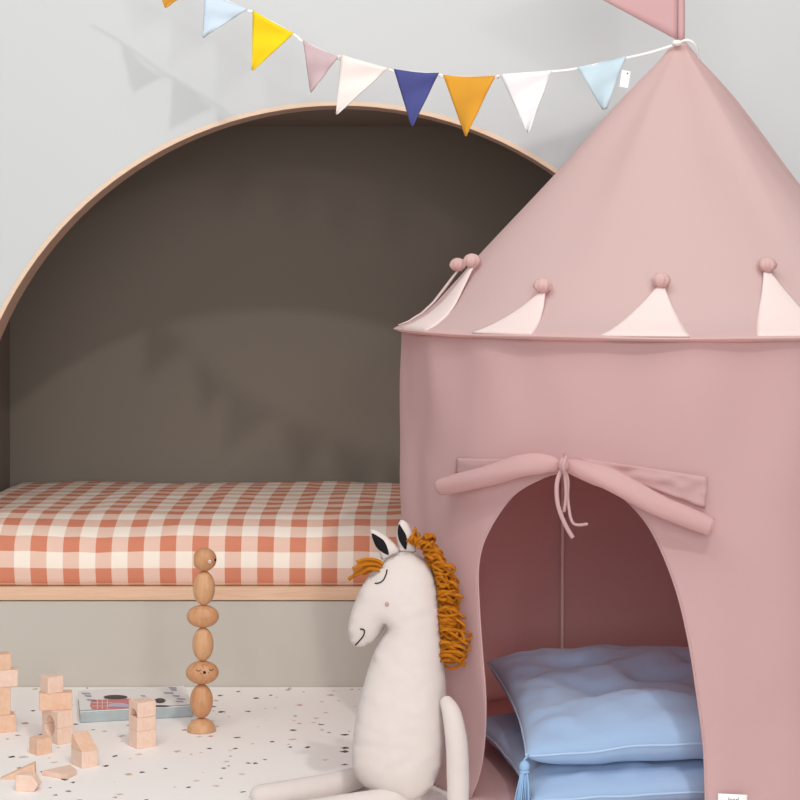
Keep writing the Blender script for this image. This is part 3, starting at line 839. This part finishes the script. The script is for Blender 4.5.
# ---------------------------------------------------------------- wooden blocks
GB = 'loose wooden building blocks'
def place(V, Fc, name, base, yaw, label, m='block', pitch=None, bev=.0015):
    R = Matrix.Rotation(yaw, 3, 'Z')
    if pitch: R = R @ pitch
    W = [Vector(base) + R @ Vector(v) for v in V]
    o = mk(name, W, Fc, M[m], loc=base, smooth=False); mods(o, bevel=bev)
    return tag(o, label, 'toy block', GB)
def boxv(w_, d_, h_):
    b = MB(); b.box((0, 0, h_ / 2), (w_, d_, h_)); return b.V, b.F
def archv(w_, d_, h_, r, up=False):
    n = 12; pts = [(-w_ / 2, 0), (-r, 0)] + [(-r * math.cos(PI * i / n), r * math.sin(PI * i / n)) for i in range(1, n)] + [(r, 0), (w_ / 2, 0), (w_ / 2, h_), (-w_ / 2, h_)]
    if up: pts = [(x, h_ - z) for x, z in pts]
    k = len(pts); V = [(x, y, z) for y in (-d_ / 2, d_ / 2) for x, z in pts]
    return V, [list(range(k)), [k + i for i in range(k)][::-1]] + [[i, (i + 1) % k, k + (i + 1) % k, k + i] for i in range(k)]
def prismv(w_, d_, h_, ax=0.0):
    pts = [(-w_ / 2, 0), (w_ / 2, 0), (ax, h_)]
    V = [(x, y, z) for y in (-d_ / 2, d_ / 2) for x, z in pts]
    return V, [[0, 1, 2], [5, 4, 3], [0, 3, 4, 1], [1, 4, 5, 2], [2, 5, 3, 0]]
def profv(pts, d_):
    k = len(pts); V = [(x, y, z) for y in (-d_ / 2, d_ / 2) for x, z in pts]
    return V, [list(range(k)), [k + i for i in range(k)][::-1]] + [[i, (i + 1) % k, k + (i + 1) % k, k + i] for i in range(k)]
def flatpoly(pts, h_):
    k = len(pts); V = [(x, y, z) for z in (0, h_) for x, y in pts]
    return V, [list(range(k))[::-1], [k + i for i in range(k)]] + [[i, (i + 1) % k, k + (i + 1) % k, k + i] for i in range(k)]
u = .036
rad = math.radians
# tower at the left edge of the picture
b0 = F(3.0, 731, MZ); z = MZ
place(*boxv(.050, u, .037), 'toy_block', (b0.x, b0.y, z), rad(24), 'wooden cube at the foot of the tower cut by the left picture edge', 'block2'); z += .037
place(*boxv(u * .95, u * .95, .061), 'toy_block', (b0.x - .004, b0.y, z), rad(24), 'tall wooden post block in the tower at the left picture edge', 'block2'); z += .061
place(*boxv(.066, u, .036), 'toy_block', (b0.x - .002, b0.y, z), rad(14), 'pale oblong block lying across the tall wooden post block', 'block'); z += .036
place(*boxv(u, u, .034), 'toy_block', (b0.x - .004, b0.y, z), rad(24), 'wooden cube topping the tower at the left picture edge', 'block2')
# tower with the round hole
b1 = F(57.5, 740.5, MZ); z = MZ; yw = rad(-52)
place(*archv(.072, u, .034, .0215, True), 'toy_block', (b1.x, b1.y, z), yw, 'half-arch block at the bottom of the tower with a round hole', 'block'); z += .034
place(*archv(.072, u, .034, .0215), 'toy_block', (b1.x, b1.y, z), yw, 'half-arch block closing the top of the round hole', 'block'); z += .034
place(*boxv(.068, u, .035), 'toy_block', (b1.x - .004, b1.y, z), rad(12), 'oblong block under the cube in the round-hole tower', 'block2'); z += .035
place(*boxv(u, u, .035), 'toy_block', (b1.x - .012, b1.y, z), rad(38), 'small cube on top of the round-hole tower', 'block')
# cube
b2 = F(40.5, 753, MZ)
place(*boxv(.034, .034, .033), 'toy_block', b2, rad(42), 'lone wooden cube on the mat in front of the round-hole tower', 'block2')
# little house
b3 = F(84.5, 765, MZ); yw = rad(-52)
place(*boxv(.047, .036, .033), 'toy_block', b3, yw, 'oblong block carrying the striped wedge roof', 'block')
place(*prismv(.048, .036, .031, -.020), 'toy_block', (b3.x, b3.y, MZ + .033), yw, 'wedge block laid like a roof on an oblong block', 'block2')
# wedges lying on the mat
b4 = F(18, 778, MZ)
place(*prismv(.070, .020, .031, .033), 'toy_block', (b4.x, b4.y, MZ), rad(4), 'flat right-angled wedge block nearest the lower left picture corner', 'block2')
b5 = F(60, 774, MZ)
place(*flatpoly([(-.034, -.012), (.022, -.044), (.034, -.004), (.014, .036)], .010), 'toy_block', b5, rad(0), 'pale flat triangular block between the left wedge and the little house', 'block')
b6 = F(28.5, 790, MZ)
place(*profv([(-.022, 0), (.014, 0), (.023, .013), (.011, .031), (-.022, .031)], .024), 'toy_block', b6, rad(-8), 'pale five-sided block in front of the right-angled wedge, closest to the camera', 'block')
# tower beside the book
b7 = F(142.3, 746, MZ); z = MZ; yw = rad(36)
place(*boxv(.044, .040, .036), 'toy_block', (b7.x, b7.y, z), yw, 'bottom block of the short tower in front of the book', 'block'); z += .036
place(*boxv(.043, .040, .028), 'toy_block', (b7.x, b7.y, z), yw, 'middle block of the short tower in front of the book', 'block'); z += .028
place(*archv(.042, .042, .032, .0165), 'toy_block', (b7.x, b7.y, z), yw + PI / 2, 'arched block with a tunnel on top of the short tower in front of the book', 'block')

# ---------------------------------------------------------------- book
bt = .024
c4 = [F(80, 712, MZ + bt), F(193, 706, MZ + bt), F(184, 685.5, MZ + bt), F(78, 690.5, MZ + bt)]
bk = thing('picture_book', ((c4[0] + c4[2]) / 2).xy.to_3d() + Vector((0, 0, MZ)), 'white picture book with a blue-grey spine lying behind the blocks', 'book')
def bq(u_, v_, z_):
    p = (c4[0] * (1 - u_) + c4[1] * u_) * (1 - v_) + (c4[3] * (1 - u_) + c4[2] * u_) * v_
    return Vector((p.x, p.y, z_))
def slab(name, u0, u1, v0, v1, z0, z1, m, bev=.001):
    V = [bq(a, b_, z_) for z_ in (z0, z1) for a, b_ in ((u0, v0), (u1, v0), (u1, v1), (u0, v1))]
    o = mk(name, V, [[3, 2, 1, 0], [4, 5, 6, 7], [0, 1, 5, 4], [1, 2, 6, 5], [2, 3, 7, 6], [3, 0, 4, 7]], m, bk, smooth=False); mods(o, bevel=bev); return o
slab('front_cover', 0, 1, 0.01, 1, MZ + bt - .0028, MZ + bt, M['bookw'])
slab('back_cover', 0, 1, 0.01, 1, MZ, MZ + .0028, M['bookb'])
slab('page_block', .02, .985, .03, .98, MZ + .0028, MZ + bt - .0028, M['creamline'])
slab('spine', 0, 1, -.012, .028, MZ, MZ + bt - .0008, M['bookb'], .003)['label'] = 'blue-grey spine'
fc_ = slab('cover_band', 0, 1, .028, .075, MZ + bt - .0002, MZ + bt + .0004, M['bookb'], 0)
# printed motifs on the cover, from the photograph's pixels
def motif(shapes, m, name, zz):
    for sh in shapes:
        mk(name, [F(x, y, zz) for x, y in sh], [list(range(len(sh)))], m, bk, smooth=False)
def ell(cx, cy, rx, ry, a0=0, a1=360, n=24): return [(cx + rx * math.cos(math.radians(a0 + (a1 - a0) * i / n)), cy - ry * math.sin(math.radians(a0 + (a1 - a0) * i / n))) for i in range(n)]
zc = MZ + bt + .0005
motif([[(90, 706), (91, 701), (97, 699.5), (131, 698.5), (131, 708), (100, 710), (92, 709)]], M['pink'], 'cover_print', zc)
motif([ell(118, 707, 12, 4.2, 0, 180)], M['lilac'], 'cover_print', zc + .0002)
motif([ell(115.5, 697, 12, 2.2), ell(160, 700.5, 5.5, 2.4), ell(160, 706, 10, .9)], M['brown'], 'cover_print', zc + .0004)
motif([[(x, 699.5), (x + .7, 699.5), (x + .7, 709), (x, 709)] for x in (97, 102, 107)] + [[(91, y), (112, y), (112, y + .5), (91, y + .5)] for y in (702.5, 705.8)], M['creamline'], 'cover_print', zc + .0006)
motif([[(x, y), (x + w_, y + .3), (x + w_ + 1, y + 1.8), (x + 2, y + 1.6)] for x, y, w_ in ((81, 692.5, 9), (84, 695, 7), (86, 699, 9), (168, 687, 8), (163, 692, 10), (172, 695, 7), (176, 698, 9), (175, 700.5, 8), (170, 689, 6), (140, 695, 5))], M['greyp'], 'cover_print', zc)

# ---------------------------------------------------------------- light
wd = bpy.data.worlds.new('room_light'); S.world = wd; wd.use_nodes = True
wd.node_tree.nodes['Background'].inputs[0].default_value = (.985, .99, 1.0, 1)
wd.node_tree.nodes['Background'].inputs[1].default_value = .34
def lamp(name, kind, loc, target, energy, size, color=(1, 1, 1)):
    L = bpy.data.lights.new(name, kind); L.energy = energy; L.color = color
    o = bpy.data.objects.new(name, L); COL.objects.link(o); o.location = loc
    o.rotation_euler = (Vector(target) - Vector(loc)).to_track_quat('-Z', 'Y').to_euler()
    if kind == 'AREA': L.shape = 'RECTANGLE'; L.size, L.size_y = size
    if kind == 'SPOT': L.shadow_soft_size = size; L.spot_size = 1.3; L.spot_blend = .6
    return o
lamp('key_spot', 'SPOT', (.80, .85, 3.6), (-.1, 4.4, .9), 150, .07, (1, .96, .92))
lamp('second_spot', 'SPOT', (.95, .5, 1.9), (-.3, 4.6, 1.3), 38, .09, (1, .97, .93))
lamp('overhead_fill', 'AREA', (-.6, 2.2, 3.2), (-.2, 4.2, .3), 40, (2.4, 1.2), (1, .98, .96))  # added softbox fill from overhead, not a known fixture
lamp('front_window', 'AREA', (.2, -1.6, 1.7), (.1, 4.4, .7), 110, (3.4, 2.0), (.98, .99, 1))

# ---------------------------------------------------------------- camera
cd = bpy.data.cameras.new('camera'); cam = bpy.data.objects.new('camera', cd); COL.objects.link(cam)
cam.location = CAM; cam.rotation_euler = (PI / 2, 0, 0)
cd.sensor_fit = 'HORIZONTAL'; cd.sensor_width = 36; cd.lens = FPX / 800 * 36
cd.shift_x = -(VX - 400) / 800; cd.shift_y = -(400 - VY) / 800
S.camera = cam
S.view_settings.view_transform = 'Standard'; S.view_settings.look = 'None'
S.view_settings.gamma = 1; S.view_settings.exposure = -.04; S.view_settings.use_curve_mapping = False
